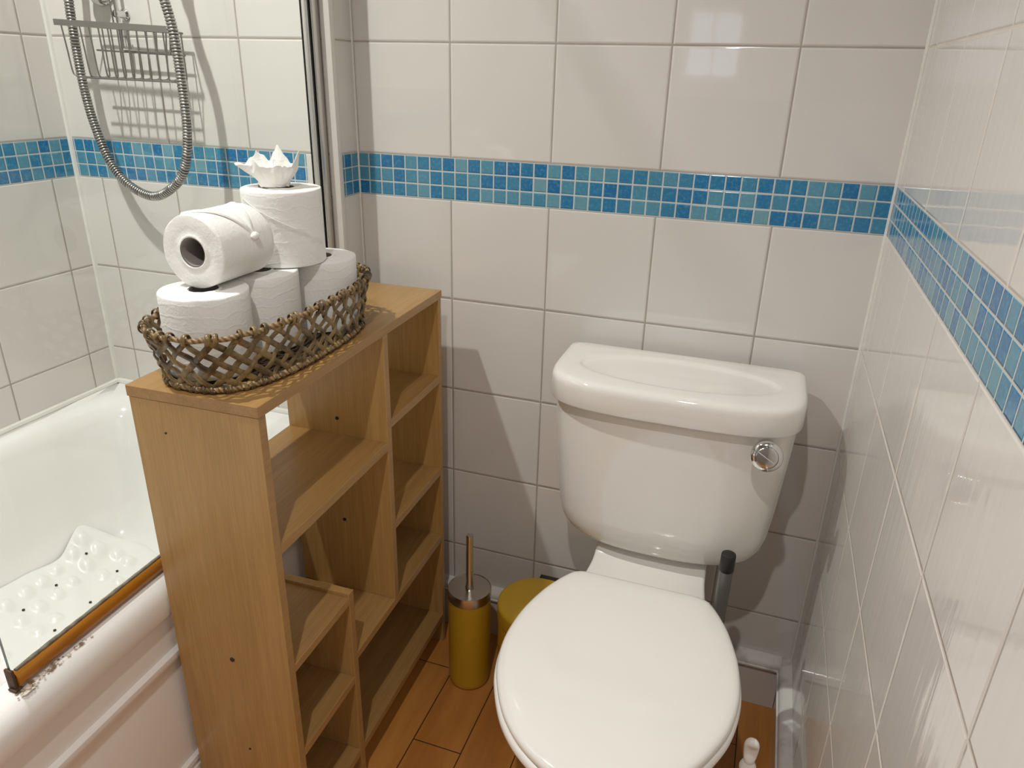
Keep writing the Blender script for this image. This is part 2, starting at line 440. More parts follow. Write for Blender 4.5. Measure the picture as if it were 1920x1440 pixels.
# skirting: tile upstand with a rounded pencil tile on top
def skirting(name, along, a0, a1):
    bm = bmesh.new()
    if along == 'x': box(bm, a0, a1, -0.019, 0.0, 0.0, 0.106, 0.001)
    else: box(bm, -0.019, 0.0, a0, a1, 0.0, 0.106, 0.001)
    o = obj(name, bm, m_skirt, smooth=0, kind='structure')
    prof = [(0.0, 0.106), (-0.027, 0.106), (-0.0275, 0.1095), (-0.024, 0.1105), (-0.0245, 0.115), (-0.022, 0.1205), (-0.017, 0.125), (-0.010, 0.1275), (0.0, 0.129)]
    bm = bmesh.new()
    mit = 0.0
    rings = []
    for a in (a0, a1):
        ring = []
        for d, z in prof:
            if along == 'x': ring.append((min(a, a if a != a1 else a1), d, z))
            else: ring.append((d, a, z))
        rings.append(ring)
    loft(bm, rings, True, True, True)
    obj('pencil_tile', bm, m_pencil, o, smooth=50)
    return o
skirting('baseboard_back', 'x', -0.975, -0.0195)
skirting('baseboard_right', 'y', -2.38, -0.0005)

# ------------------------------------------------------------------ bath
def xo(y): return -0.9845 + 0.0245*((-y-0.074)/0.8)          # outer line of the tub, slightly skewed
YB0, YB1 = YE-0.0005, -1.79
bath = thing('bathtub', 'white bathtub along the left wall, beside the wooden shelf unit', 'bathtub', (-1.3, -0.93, 0))
bl = Vector((-1.3, -0.93, 0))
def L(v): return Vector(v)-bl
NA = 72
def outer_loop(inset, z):
    pts = []
    for i in range(NA):
        pts.append(None)
    return pts
def rrect_angle(x0f, x1f, y0, y1, n_exp, z, n=96):
    """superellipse-like loop; x bounds may be functions of y"""
    pts = []
    cyy = (y0+y1)/2; hy = (y1-y0)/2
    for i in range(n):
        a = 2*PI*i/n; ca, sa = math.cos(a), math.sin(a)
        uy = math.copysign(abs(sa)**(2/n_exp), sa); ux = math.copysign(abs(ca)**(2/n_exp), ca)
        y = cyy+hy*uy; x0 = x0f(y) if callable(x0f) else x0f; x1 = x1f(y) if callable(x1f) else x1f
        pts.append(L(((x0+x1)/2+(x1-x0)/2*ux, y, z)))
    return pts
bm = bmesh.new()
rings = []
E_ = lambda off: (lambda y: xo(y)+off)
for off, z in ((-0.002, 0.478), (0.0, 0.482), (0.0, 0.503), (-0.0015, 0.514), (-0.006, 0.525), (-0.013, 0.532), (-0.021, 0.535)):
    k = -off
    rings.append(rrect_angle(XL+0.0005+max(0, k-0.0005)*0.2, E_(off), YB1+k*0.6, YB0-k*0.1, 40, z))
# rim flat, then bowl
for inl, inn, ine, inf, z, nx in ((0.034, 0.050, 0.045, 0.05, 0.536, 14), (0.042, 0.056, 0.055, 0.07, 0.533, 10), (0.052, 0.064, 0.066, 0.09, 0.522, 8), (0.060, 0.070, 0.078, 0.11, 0.50, 7),
                                  (0.072, 0.080, 0.105, 0.20, 0.42, 6), (0.085, 0.092, 0.14, 0.32, 0.32, 6), (0.10, 0.105, 0.17, 0.40, 0.26, 5.5), (0.135, 0.135, 0.205, 0.45, 0.222, 5), (0.19, 0.19, 0.26, 0.5, 0.208, 5), (0.26, 0.26, 0.33, 0.6, 0.205, 4)):
    rings.append(rrect_angle(XL+inl, E_(-inn), YB1+inf, YB0-ine, nx, z))
loft(bm, rings, False, True)
# outside of the shell under the rim
rings = [rrect_angle(XL+0.0005, E_(-0.002), YB1, YB0, 40, 0.478), rrect_angle(XL+0.02, E_(-0.03), YB1+0.02, YB0-0.02, 40, 0.45),
         rrect_angle(XL+0.05, E_(-0.06), YB1+0.2, YB0-0.1, 10, 0.28), rrect_angle(XL+0.15, E_(-0.15), YB1+0.45, YB0-0.2, 6, 0.17)]
loft(bm, rings, False, True)
obj('tub', bm, m_acrylic, bath, smooth=60)
# moulded front panel: profile extruded along the tub
prof = [(-0.012, 0.4775), (-0.012, 0.424), (-0.0115, 0.409), (-0.0025, 0.4055), (-0.002, 0.398), (-0.0045, 0.390), (-0.0105, 0.382), (-0.0125, 0.366), (-0.0105, 0.356), (-0.0095, 0.20), (-0.0095, 0.182), (-0.0025, 0.179), (-0.002, 0.171), (-0.007, 0.163), (-0.0025, 0.158), (-0.002, 0.10), (-0.004, 0.0), (-0.024, 0.0), (-0.024, 0.4775)]
bm = bmesh.new(); rings = []
for y in (YB0-0.002, -0.5, -0.9, -1.3, YB1):
    rings.append([L((xo(y)+d, y, z)) for d, z in prof])
loft(bm, rings)
obj('front_panel', bm, m_panel, bath, smooth=30)
# crust of limescale where the screen meets the rim
bm = bmesh.new(); rnd = random.Random(4)
for i in range(90):
    u = rnd.random()**1.8
    y = -0.882+0.11*u - rnd.random()*0.016; x = xo(y)-0.0215+rnd.uniform(-0.006, 0.007)*(1-u*0.6)+0.002
    r = rnd.uniform(0.0008, 0.0026)*(1-0.45*u)
    mtx = Matrix.Translation(L((x, y, 0.5355))) @ Matrix.Diagonal((1.3, 1.6, 0.32, 1))
    bmesh.ops.create_icosphere(bm, subdivisions=1, radius=r, matrix=mtx)
obj('limescale', bm, m_lime, bath, smooth=60)

# ------------------------------------------------------------------ shower screen
def xg(y): return xo(y)-0.0315
GY0, GY1 = -0.103, -0.886
GZ0, GZ1 = 0.556, 1.95
sl = Vector((-1.0, -0.10, 0.5365))
scr = thing('shower_screen', 'clear glass shower screen with amber bottom seal standing on the bath rim', 'shower screen', sl)
def slab(y0, y1, z0, z1, th, off=0.0, n=1, sides=None):
    bm = bmesh.new()
    v = [[bm.verts.new(Vector((xg(y)+off+s*th/2, y, z))-sl) for z in (z0, z1)] for y in (y0, y1) for s in (-1, 1)]
    a, c, d, e = v        # a: y0,-; c: y0,+ ; d: y1,- ; e: y1,+
    fs = [(c[0], c[1], e[1], e[0], 0), (a[0], d[0], d[1], a[1], 0), (a[0], a[1], c[1], c[0], 1), (d[0], e[0], e[1], d[1], 1), (a[1], d[1], e[1], c[1], 1), (a[0], c[0], e[0], d[0], 1)]
    for q in fs:
        f = bm.faces.new(q[:4]); f.material_index = q[4]
    return bm
obj('glass_pane', slab(GY0, GY1, GZ0, GZ1, 0.005), [m_glass, m_glass_edge], scr, smooth=0)
# rounded amber seal along the bottom edge
bm = bmesh.new(); rings = []
for k in range(14):
    y = lerp(GY0, GY1+0.002, k/13)
    rings.append([Vector((xg(y)+dx_, y, z_))-sl for dx_, z_ in ((-0.005, 0.5375), (0.005, 0.5375), (0.0085, 0.541), (0.0095, 0.548), (0.008, 0.555), (0.0045, 0.5595), (-0.0032, 0.5595), (-0.0040, 0.555), (-0.0045, 0.548), (-0.0045, 0.541))])
loft(bm, rings)
obj('bottom_seal', bm, m_amber, scr, smooth=60)
bm = bmesh.new(); rnd = random.Random(2)
path = []; rad = []
for k in range(90):
    y = lerp(GY0-0.01, GY1+0.006, k/89)
    path.append(Vector((xg(y)+0.0010, y, 0.5610+0.0012*noise.noise(Vector((0, y*60, 3)))))-sl); rad.append(0.0023+0.0012*noise.noise(Vector((y*45, 1, 0)))+0.0006*rnd.random())
tube(bm, path, rad, 7)
obj('mould_line', bm, m_mould, scr, smooth=60)
bm = bmesh.new()
yb = GY1
box(bm, xg(yb)-0.0065-sl.x, xg(yb)+0.0065-sl.x, yb-0.003-sl.y, yb+0.001-sl.y, 0.5375-sl.z, 0.567-sl.z, 0.001)
box(bm, xg(yb)-0.004-sl.x, xg(yb)+0.009-sl.x, yb-0.006-sl.y, yb+0.004-sl.y, 0.5365-sl.z, 0.5395-sl.z, 0.001)
obj('end_bracket', bm, m_rustmetal, scr)
# wall channel and hinge post
xp = -1.010
bm = newbox(xp-0.0085-sl.x, xp+0.0035-sl.x, -0.106-sl.y, YE-0.0005-sl.y, 0.5375-sl.z, GZ1+0.01-sl.z, 0.002)
obj('hinge_post', bm, m_post, scr)
bm = newbox(xp+0.0055-sl.x, xp+0.0105-sl.x, -0.100-sl.y, YE-0.0045-sl.y, 0.5375-sl.z, GZ1+0.01-sl.z, 0.0015)
obj('wall_channel', bm, m_satin, scr)
bm = newbox(xp+0.0039-sl.x, xp+0.0051-sl.x, -0.103-sl.y, YE-0.0045-sl.y, 0.5375-sl.z, GZ1+0.008-sl.z)
box(bm, xp-0.0102-sl.x, xp-0.0088-sl.x, -0.107-sl.y, -0.103-sl.y, 0.56-sl.z, GZ1-sl.z)
obj('black_gasket', bm, m_black, scr, smooth=0)['label'] = 'thin black rubber gasket'

# ------------------------------------------------------------------ bath mat
ml = Vector((-1.33, -0.65, 0.21))
far_edge = [(-0.24, -1.40), (-0.27, -1.455), (-0.30, -1.515), (-0.335, -1.552), (-0.37, -1.545), (-0.41, -1.535), (-0.47, -1.548), (-0.54, -1.55), (-0.62, -1.555), (-1.1, -1.55)]
far_z = [(-0.24, 0.218), (-0.27, 0.228), (-0.30, 0.262), (-0.335, 0.308), (-0.37, 0.288), (-0.41, 0.262), (-0.47, 0.266), (-0.54, 0.272), (-0.62, 0.27), (-1.1, 0.266)]
rnd = random.Random(11)
domes = [(-1.525, -0.357), (-1.491, -0.348), (-1.522, -0.393), (-1.484, -0.39), (-1.518, -0.435), (-1.514, -0.472), (-1.513, -0.511), (-1.476, -0.476), (-1.478, -0.435), (-1.474, -0.519), (-1.512, -0.557), (-1.471, -0.563), (-1.431, -0.564), (-1.447, -0.388), (-1.461, -0.332), (-1.434, -0.33), (-1.41, -0.384), (-1.433, -0.522)]
holes_ = [(-1.501, -0.375), (-1.493, -0.463), (-1.487, -0.544), (-1.409, -0.46), (-1.406, -0.548), (-1.433, -0.365)]
ys = -0.32
while ys > -1.06:                                          # the rest of the sheet carries the same scatter
    xs = -1.52 if ys < -0.60 else -1.375
    while xs < -1.16:
        p = (xs+rnd.uniform(-0.008, 0.008), ys+rnd.uniform(-0.008, 0.008))
        (holes_ if rnd.random() < 0.22 else domes).append(p)
        xs += 0.047
    ys -= 0.046
domes = [(x, y, rnd.uniform(0.0105, 0.0135)) for x, y in domes]; holes_ = [(x, y, 0.0028) for x, y in holes_]
def tabv(tab, y):
    tt = sorted(tab); return sum(interp(tt, y+0.007*k)*wk for k, wk in ((-3, 1), (-2, 2), (-1, 3), (0, 4), (1, 3), (2, 2), (3, 1)))/16.0
def mat_point(u, y):
    xf_ = tabv(far_edge, y); x = lerp(xf_, -1.135, u)
    d = x-xf_; zf = tabv(far_z, y)
    z = 0.2135 + (zf-0.2135)*math.exp(-(d/0.075)**1.6)
    z += 0.004*noise.noise(Vector((x*9, y*9, 0.5)))*min(1, d/0.05) + 0.0025*noise.noise(Vector((x*21, y*21, 4.5)))
    return x, y, z
bm = bmesh.new(); NY, NX = 190, 92; grid = []
for i in range(NY+1):
    row = []
    for j in range(NX+1):
        y = lerp(-0.245, -1.09, i/NY); x, y, z = mat_point(j/NX, y)
        for (dx_, dy_, dr) in domes:
            q = (x-dx_)**2+(y-dy_)**2
            if q < dr*dr*1.6: z += 0.0078*max(0.0, 1-q/(dr*dr*1.25))**0.55 if q < dr*dr*1.25 else 0
        row.append(bm.verts.new(Vector((x, y, z))-ml))
    grid.append(row)
for i in range(NY):
    for j in range(NX):
        bm.faces.new((grid[i][j], grid[i][j+1], grid[i+1][j+1], grid[i+1][j]))
bmesh.ops.recalc_face_normals(bm, faces=bm.faces[:])
ext = bmesh.ops.solidify(bm, geom=bm.faces[:], thickness=0.002)
matt = thing('bath_mat', 'white rubber bath mat with round bumps lying rumpled in the bathtub', 'bath mat', ml)
m_matw = simple('white_rubber_mat', (0.86, 0.85, 0.82), 0.32)
obj('mat_sheet', bm, m_matw, matt, smooth=70)
for (hx, hy, hr) in holes_:
    xf_ = tabv(far_edge, hy)
    u = (hx-xf_)/(-1.135-xf_)
    if u < 0.03 or u > 0.97: continue
    x, y, z = mat_point(u, hy)
    bm = bmesh.new(); lathe(bm, [(0.0028, -0.001), (0.0028, 0.0012)], Vector((x, y, z+0.0012))-ml, 10)
    obj('drain_hole', bm, m_hole, matt, smooth=0)

# ------------------------------------------------------------------ shower fittings
ml2 = Vector((-1.492, YE-0.0005, 1.402))
vlv = thing('shower_valve', 'chrome shower control knob on the tiled wall above the wire caddy', 'shower valve', ml2)
bm = bmesh.new(); lathe(bm, [(0.036, 0.0), (0.036, -0.004), (0.032, -0.007), (0.016, -0.008), (0.0, -0.008)], (0, 0, 0), 32, True, False, axis='y')
obj('wall_plate', bm, m_chrome, vlv, smooth=40)
bm = bmesh.new(); lathe(bm, [(0.014, -0.007), (0.014, -0.014), (0.019, -0.018), (0.021, -0.024), (0.021, -0.036), (0.018, -0.040), (0.0, -0.0405)], (0, 0, 0), 28, False, False, axis='y')
obj('knob', bm, m_chrome, vlv, smooth=40)
rl = Vector((-1.4425, YE-0.0005, 1.335))
rail = thing('riser_rail', 'thin chrome shower riser rail that the wire caddy hangs from', 'rail', rl)
bm = bmesh.new(); tube(bm, [(0, -0.020, 0.0), (0, -0.020, 0.62)], 0.0042, 10); obj('rod', bm, m_chrome, rail, smooth=60)
for zz in (0.015, 0.605):
    bm = bmesh.new(); lathe(bm, [(0.011, 0.0), (0.011, -0.003), (0.007, -0.006), (0.0065, -0.026), (0.0, -0.027)], (0, 0, zz), 20, True, False, axis='y'); obj('wall_bracket', bm, m_chrome, rail, smooth=40)

hose_pts = [(-1.515, -0.085, 1.655), (-1.515, -0.108, 1.648), (-1.516, -0.117, 1.60), (-1.520, -0.118, 1.50), (-1.5254, -0.118, 1.4267), (-1.5334, -0.118, 1.3725), (-1.5365, -0.118, 1.3163), (-1.5375, -0.118, 1.2584), (-1.534, -0.12, 1.2089), (-1.5211, -0.124, 1.1484), (-1.4916, -0.13, 1.077), (-1.4469, -0.136, 1.0324), (-1.3832, -0.142, 1.0129), (-1.3268, -0.148, 1.0314), (-1.2831, -0.152, 1.0706), (-1.2585, -0.156, 1.1414), (-1.2533, -0.158, 1.2356), (-1.2562, -0.158, 1.3159), (-1.2664, -0.158, 1.3675), (-1.279, -0.155, 1.4096), (-1.287, -0.148, 1.46)]
path = smooth_path(hose_pts, 1800)
acc = [0.0]
for a, c in zip(path, path[1:]): acc.append(acc[-1]+(c-a).length)
tot = acc[-1]; step_ = 0.00078; NS = int(tot/step_)
pp = []; k = 0
for i in range(NS+1):
    q = i*step_
    while k < len(acc)-2 and acc[k+1] < q: k += 1
    u = (q-acc[k])/max(1e-9, acc[k+1]-acc[k]); pp.append(path[k].lerp(path[k+1], u))
hl = Vector((-1.3832, -0.142, 1.0129))
bm = bmesh.new()
rad = [0.0064+0.0029*abs(math.sin(PI*i*step_/0.0056))**0.5 for i in range(len(pp))]
tube(bm, [p-hl for p in pp], rad, 12)
bm.faces.ensure_lookup_table()
for fi, f in enumerate(bm.faces):                          # dark joints between the metal ribs
    if fi < 12*(len(pp)-1) and abs(math.sin(PI*((fi//12)+0.5)*step_/0.0056)) < 0.50: f.material_index = 1
m_groove = simple('dark_hose_joint', (0.05, 0.048, 0.044), 0.5, 0.6)
ho = obj('shower_hose', bm, [m_hose, m_groove], smooth=180); ho.location = hl
tag(ho, 'ribbed chrome shower hose hanging in a loop in front of the tiled wall', 'shower hose')
# hand shower the hose leads to, on its wall bracket
hs = thing('hand_shower', 'chrome hand shower on a wall bracket where the ribbed hose ends', 'hand shower', (-1.29, YE-0.0005, 1.52))
bm = bmesh.new(); tube(bm, [(0.002, -0.074, -0.062), (0.0, -0.07, -0.05), (-0.004, -0.064, -0.01), (-0.006, -0.062, 0.06), (-0.006, -0.068, 0.13), (-0.006, -0.085, 0.165)], [0.010, 0.013, 0.014, 0.0125, 0.014, 0.018], 20); obj('handle', bm, m_chrome, hs, smooth=60)
bm = bmesh.new(); lathe(bm, [(0.0, 0.0), (0.030, 0.002), (0.042, 0.010), (0.043, 0.018), (0.018, 0.034), (0.0, 0.036)], (-0.006, -0.100, 0.162), 36, False, False); obj('spray_head', bm, m_chrome, hs, smooth=40)
bm = bmesh.new(); lathe(bm, [(0.022, 0.0), (0.022, -0.004), (0.012, -0.008), (0.011, -0.045), (0.0, -0.046)], (-0.005, 0, 0.02), 24, True, False, axis='y'); obj('wall_bracket', bm, m_chrome, hs, smooth=40)

# wire caddy
FY, BY = -0.146, -0.0975
cl = Vector((-1.412, -0.12, 1.233))
cad = thing('shower_caddy', 'chrome wire shower caddy hung on the riser rail inside the hose loop', 'shower caddy', cl)
zt = lambda x: lerp(1.3324, 1.3208, (x+1.5478)/0.2659)
zb = lambda x: lerp(1.2358, 1.2328, (x+1.5284)/0.2365)
v = []
bm2 = bmesh.new()
for x in (-1.5495, -1.2805):
    v.append([(x, FY-0.0022, zt(x)-0.0055), (x, FY-0.0008, zt(x)-0.0055), (x, FY-0.0008, zt(x)+0.0055), (x, FY-0.0022, zt(x)+0.0055)])
loft(bm2, [[Vector(p)-cl for p in r] for r in v])
obj('top_band', bm2, m_wire, cad, smooth=0)
for i in range(12):
    u = i/11
    x2 = lerp(-1.5345, -1.2845, u); x = lerp(-1.5265, -1.2935, u)
    if i == 1: continue                                     # the hose hangs through here
    bm = bmesh.new()
    if i == 0:                                              # the end wire bends into the floor rail
        tube(bm, [Vector(p)-cl for p in smooth_path([(x2, FY+0.0006, zt(x2)-0.004), (lerp(x2, x, .5), FY+0.0006, 1.285), (x-0.001, FY+0.0008, zb(x)+0.010), (x+0.004, FY+0.002, zb(x)+0.002), (x+0.014, FY+0.003, zb(x)-0.001)], 22)], 0.0015, 8)
        obj('upright_wire', bm, m_wire, cad, smooth=60)
        continue
    tube(bm, [Vector(p)-cl for p in smooth_path([(x2, FY+0.0006, zt(x2)-0.004), (lerp(x2, x, .5), FY+0.0006, 1.285), (x, FY+0.001, zb(x)+0.008), (x, FY+0.005, zb(x)+0.0012), (x, FY+0.014, zb(x)), (x, BY-0.012, zb(x)), (x, BY-0.003, zb(x)+0.003), (x, BY, zb(x)+0.010), (x, BY, zt(x)-0.006)], 26)], 0.0015, 8)
    obj('upright_wire', bm, m_wire, cad, smooth=60)
def wire(nm, pts, r=0.0018):
    bm = bmesh.new(); tube(bm, [Vector(p)-cl for p in pts], r, 8); obj(nm, bm, m_wire, cad, smooth=60)
wire('floor_wire', [(-1.5150, FY+0.003, zb(-1.5284)-0.001), (-1.2919, FY+0.003, zb(-1.2919)-0.001)], 0.0022)
wire('floor_wire', [(-1.5120, FY+0.018, zb(-1.5284)-0.002), (-1.2919, FY+0.018, zb(-1.2919)-0.002)])
wire('floor_wire', [(-1.5064, BY-0.012, zb(-1.5284)-0.002), (-1.2919, BY-0.012, zb(-1.2919)-0.002)])
wire('back_wire', [(-1.5064, BY, 1.3270), (-1.2895, BY, 1.3165)], 0.0020)
wire('back_wire', [(-1.5064, BY, 1.285), (-1.2905, BY, 1.278)])
wire('side_wire', [(-1.549, FY, zt(-1.549)), (-1.520, FY+0.006, 1.331), (-1.5064, BY-0.006, 1.3275), (-1.5064, BY, 1.327)])
wire('side_wire', [(-1.281, FY, zt(-1.281)), (-1.285, FY+0.006, 1.32), (-1.2895, BY-0.006, 1.317), (-1.2895, BY, 1.3165)])
wire('soap_hook', [(-1.4335, BY-0.002, 1.331), (-1.436, BY-0.002, 1.290), (-1.4335, BY-0.002, 1.2855), (-1.325, BY-0.002, 1.2815), (-1.321, BY-0.002, 1.285), (-1.3165, BY-0.002, 1.316)], 0.0024)
wire('hanging_hook', smooth_path([(-1.4475, BY-0.004, 1.326), (-1.4475, BY-0.006, 1.372), (-1.4425, BY-0.005, 1.384), (-1.4375, BY-0.006, 1.372), (-1.4375, BY-0.004, 1.326)], 24), 0.0016)

# ------------------------------------------------------------------ shelf unit
SX, SY, STH = -0.7727, -0.0729, 0.02385
ZTOP = 0.8667; SD = 0.2035; T_ = 0.0158
su = thing('shelf_unit', 'narrow light oak shelf unit with open compartments between bathtub and toilet', 'shelf unit', (SX, SY, 0), STH)
def board(name, s0, s1, z0, z1, mats, d0=0.0005, d1=SD-0.0005, edge=True):
    bm = newbox(-d1, -d0, -s1, -s0, z0, z1, 0.0006, 1)
    for f in bm.faces:
        if edge and f.normal.x > 0.9 and f.calc_center_median().x > -d0-0.0005: f.material_index = 1
    bm.normal_update()
    for f in bm.faces:
        if f.normal.x > 0.9: f.material_index = 1
    return obj(name, bm, [mats, m_wood_edge], su, smooth=0)
board('top_board', -0.004, 0.5865, 0.8508, ZTOP, m_wood_h, -0.0008, SD+0.0015)
near_ = board('side_panel', 0.570, 0.5855, 0.0, 0.8506, m_wood_v)
board('side_panel', -0.003, 0.0105, 0.0, 0.8506, m_wood_v)
board('divider', 0.2275, 0.2435, 0.3055, 0.8506, m_wood_v)
board('divider', 0.3935, 0.4085, 0.0, 0.4415, m_wood_v)
board('shelf', 0.0107, 0.2273, 0.673, 0.689, m_wood_h)
board('shelf', 0.0107, 0.2273, 0.459, 0.4755, m_wood_h)
board('shelf', 0.0107, 0.3933, 0.2885, 0.3053, m_wood_h)
board('shelf', 0.0107, 0.3933, 0.0668, 0.083, m_wood_h)
board('shelf', 0.2437, 0.5698, 0.634, 0.650, m_wood_h)
board('shelf', 0.4087, 0.5698, 0.4195, 0.4345, m_wood_h)
board('shelf', 0.4087, 0.5698, 0.2455, 0.2608, m_wood_h)
board('shelf', 0.4087, 0.5698, 0.0668, 0.083, m_wood_h)
def cap_part(name, x, y, z, axis, r=0.0042, h=0.0012, parent=su):
    bm = bmesh.new(); lathe(bm, [(r, -0.001), (r*0.9, h)], (x, y, z), 14, axis=axis)
    if axis == 'y':
        bmesh.ops.scale(bm, vec=(1, -1, 1), verts=bm.verts[:], space=Matrix.Translation((-x, -y, -z)))
    obj(name, bm, m_dark_hole, parent, smooth=40)
for d_, z_, r_ in ((0.101, 0.427, 0.0042), (0.094, 0.243, 0.002), (0.151, 0.804, 0.0017)):
    cap_part('screw_cap', -d_, -0.5855, z_, 'y', r_)
for d_, z_ in ((0.1005, 0.682), (0.1005, 0.4675)):      # shelf screws showing on the divider
    cap_part('screw_cap', -d_, -0.2435, z_, 'y', 0.0036)

# ------------------------------------------------------------------ rattan basket
bc = Vector((-0.872, -0.463, ZTOP+0.0005))
bk = thing('wicker_basket', 'long oval brown rattan basket on top of the shelf unit, holding the toilet rolls', 'basket', bc, STH)
BH = 0.083
def oval(s, h, off=0.0, n_=2.7):
    """point on the basket wall; s in 0..1 round the perimeter"""
    u = h/BH
    A = lerp(0.0885, 0.0975, u)+off; B = lerp(0.184, 0.2105, u)+off
    i = oval_lookup(s); ca, sa = math.cos(i), math.sin(i)
    return Vector((A*math.copysign(abs(ca)**(2/n_), ca), B*math.copysign(abs(sa)**(2/n_), sa), h))
_tab = []
def _build():
    acc = 0; prev = None; n_ = 2.7
    for k in range(1441):
        a = 2*PI*k/1440; ca, sa = math.cos(a), math.sin(a)
        p = Vector((0.093*math.copysign(abs(ca)**(2/n_), ca), 0.197*math.copysign(abs(sa)**(2/n_), sa)))
        if prev is not None: acc += (p-prev).length
        _tab.append((acc, a)); prev = p
_build()
def oval_lookup(s):
    s = (s % 1.0)*_tab[-1][0]; lo, hi = 0, 1440
    while hi-lo > 1:
        md_ = (lo+hi)//2
        if _tab[md_][0] <= s: lo = md_
        else: hi = md_
    a, c = _tab[lo], _tab[hi]
    return lerp(a[1], c[1], (s-a[0])/max(1e-9, c[0]-a[0]))
def outward(s):
    d = oval(s+0.002, 0.04)-oval(s-0.002, 0.04); return Vector((d.y, -d.x, 0)).normalized()
bm = bmesh.new(); NP = 160
tube(bm, [oval(k/NP, BH-0.003)+Vector((0, 0, 0.0008*math.sin(k*0.9))) for k in range(NP)], 0.0036, 9, closed=True)
obj('rim', bm, m_rim, bk, smooth=60)
bm = bmesh.new()
tube(bm, [oval(k/NP, 0.0052, 0.001) for k in range(NP)], 0.0046, 8, closed=True)
obj('base_hoop', bm, m_rim, bk, smooth=60)
NSTR = 34; DLT = 0.085
rnd = random.Random(8)
bmw = bmesh.new()
for fam in (1, -1):
    for i in range(NSTR):
        s0 = (i+0.08*rnd.uniform(-1, 1))/NSTR + (0.5/NSTR if fam < 0 else 0); pts = []; outs = []
        dl = DLT*(1+0.10*rnd.uniform(-1, 1)); wd = rnd.uniform(0.0068, 0.0090)
        for k in range(15):
            u = k/14; h = lerp(0.003, BH-0.004, u); s = s0+fam*dl*(u-0.5)
            rad_ = fam*0.0024*math.cos(PI*2*dl*u*NSTR)
            o = outward(s)
            pts.append(oval(s, h, 0.0)+o*(rad_+0.0005)); outs.append(o)
        ribbon(bmw, pts, outs, wd, 0.0032)
        # loop over the rim
        s = s0+fam*dl*0.5
        if fam > 0 or i % 2 == 0:
            c = oval(s, BH-0.003); o = outward(s); tg = Vector((-o.y, o.x, 0)); ring = []; oo = []
            for k in range(13):
                a = -0.9+ (2*PI-1.0)*k/12 - PI/2 + 0.6
                r_ = 0.0062
                ring.append(c + o*(r_*math.cos(a)) + Vector((0, 0, r_*1.15*math.sin(a)+0.0004)) + tg*(0.004*(k/12-0.5)))
                oo.append(o*math.cos(a)+Vector((0, 0, math.sin(a))))
            ribbon(bmw, ring, oo, rnd.uniform(0.0052, 0.007), 0.0024)
obj('woven_side', bmw, m_rattan, bk, smooth=70)
bm = bmesh.new()
for k in range(120):
    s = (k+rnd.uniform(-0.3, 0.3))/120; c = oval(s, 0.0052, 0.001); o = outward(s); tg = Vector((-o.y, o.x, 0)); ring = []; oo = []
    if k % 3 == 2: continue
    for q in range(9):
        a = 2*PI*q/8.0; r_ = 0.0056
        ring.append(c+o*(r_*math.cos(a))+Vector((0, 0, r_*0.93*math.sin(a)))+tg*(0.003*(q/8-0.5))); oo.append(o*math.cos(a)+Vector((0, 0, math.sin(a))))
    ribbon(bm, ring, oo, rnd.uniform(0.0045, 0.0075), 0.0022)
obj('base_lashing', bm, m_rattan, bk, smooth=70)
# woven base: concentric dark canes
bm = bmesh.new()
for k in range(7):
    f = 1-0.135*k
    path = [Vector((p.x*f if k < 6 else p.x*0.2, p.y*(1-0.07*k), 0.0032+0.0012*math.sin(j*1.3+k*2))) for j, p in ((j, oval(j/90, 0.0)) for j in range(90))]
    tube(bm, path, 0.0026, 6, closed=True)
for j in range(9):
    yv = lerp(-0.15, 0.15, j/8); xx = 0.082*(1-(abs(yv)/0.2)**3)
    tube(bm, [(-xx, yv, 0.0026), (0, yv, 0.0036), (xx, yv, 0.0026)], 0.0024, 6)
obj('base_weave', bm, m_rattan_dark, bk, smooth=60)

# ------------------------------------------------------------------ toilet rolls
RR = 0.063
def roll_meshes(hh, parent, r=RR, name_seed=0):
    bm = bmesh.new(); n = 72; rc = 0.0185
    prof = [(rc+0.0012, -0.0004), (rc+0.0028, -0.001), (rc+0.0042, -0.0004), (rc+0.0055, 0.0008), (rc+0.012, 0.0003), (r-0.0024, 0.0), (r-0.0006, 0.0007), (r, 0.0024)]
    for k in range(1, 12): prof.append((r, lerp(0.0024, hh-0.0024, k/12)))
    prof += [(r, hh-0.0024), (r-0.0006, hh-0.0007), (r-0.0024, hh), (rc+0.012, hh-0.0003), (rc+0.0055, hh-0.0008), (rc+0.0042, hh+0.0004), (rc+0.0028, hh+0.001), (rc+0.0012, hh+0.0004)]
    rings = []
    for pr_, h in prof:
        ring = []
        for i in range(n):
            a = 2*PI*i/n
            q = pr_*(1+0.012*noise.noise(Vector((math.cos(a)*1.3, math.sin(a)*1.3, name_seed+h*3)))) if pr_ > 0.04 else pr_
            ring.append((q*math.cos(a), q*math.sin(a), h + (0.0009*noise.noise(Vector((math.cos(a)*2, math.sin(a)*2, name_seed*3.1+pr_*60))) if pr_ > rc+0.002 else 0)))
        rings.append(ring)
    rings.append(rings[0])
    rv = [[bm.verts.new(p) for p in ring] for ring in rings[:-1]]; m_ = len(rv)
    for i in range(m_):
        a, c = rv[i], rv[(i+1) % m_]
        if i == m_-1: continue
        for k in range(n):
            f = bm.faces.new((a[k], a[(k+1) % n], c[(k+1) % n], c[k]))
    o = obj('paper', bm, m_paper, parent, smooth=50)
    bm = bmesh.new()
    prof = [(rc+0.0012, 0.0004), (rc+0.0012, hh-0.0004), (rc-0.0002, hh-0.0002), (rc-0.0002, 0.0002)]
    rv = lathe(bm, prof, (0, 0, 0), 40, False, False)
    for k in range(40):
        bm.faces.new((rv[-1][k], rv[-1][(k+1) % 40], rv[0][(k+1) % 40], rv[0][k]))
    obj('cardboard_core', bm, m_card, parent, smooth=40)
ZR = ZTOP+0.0062
HB = 0.112
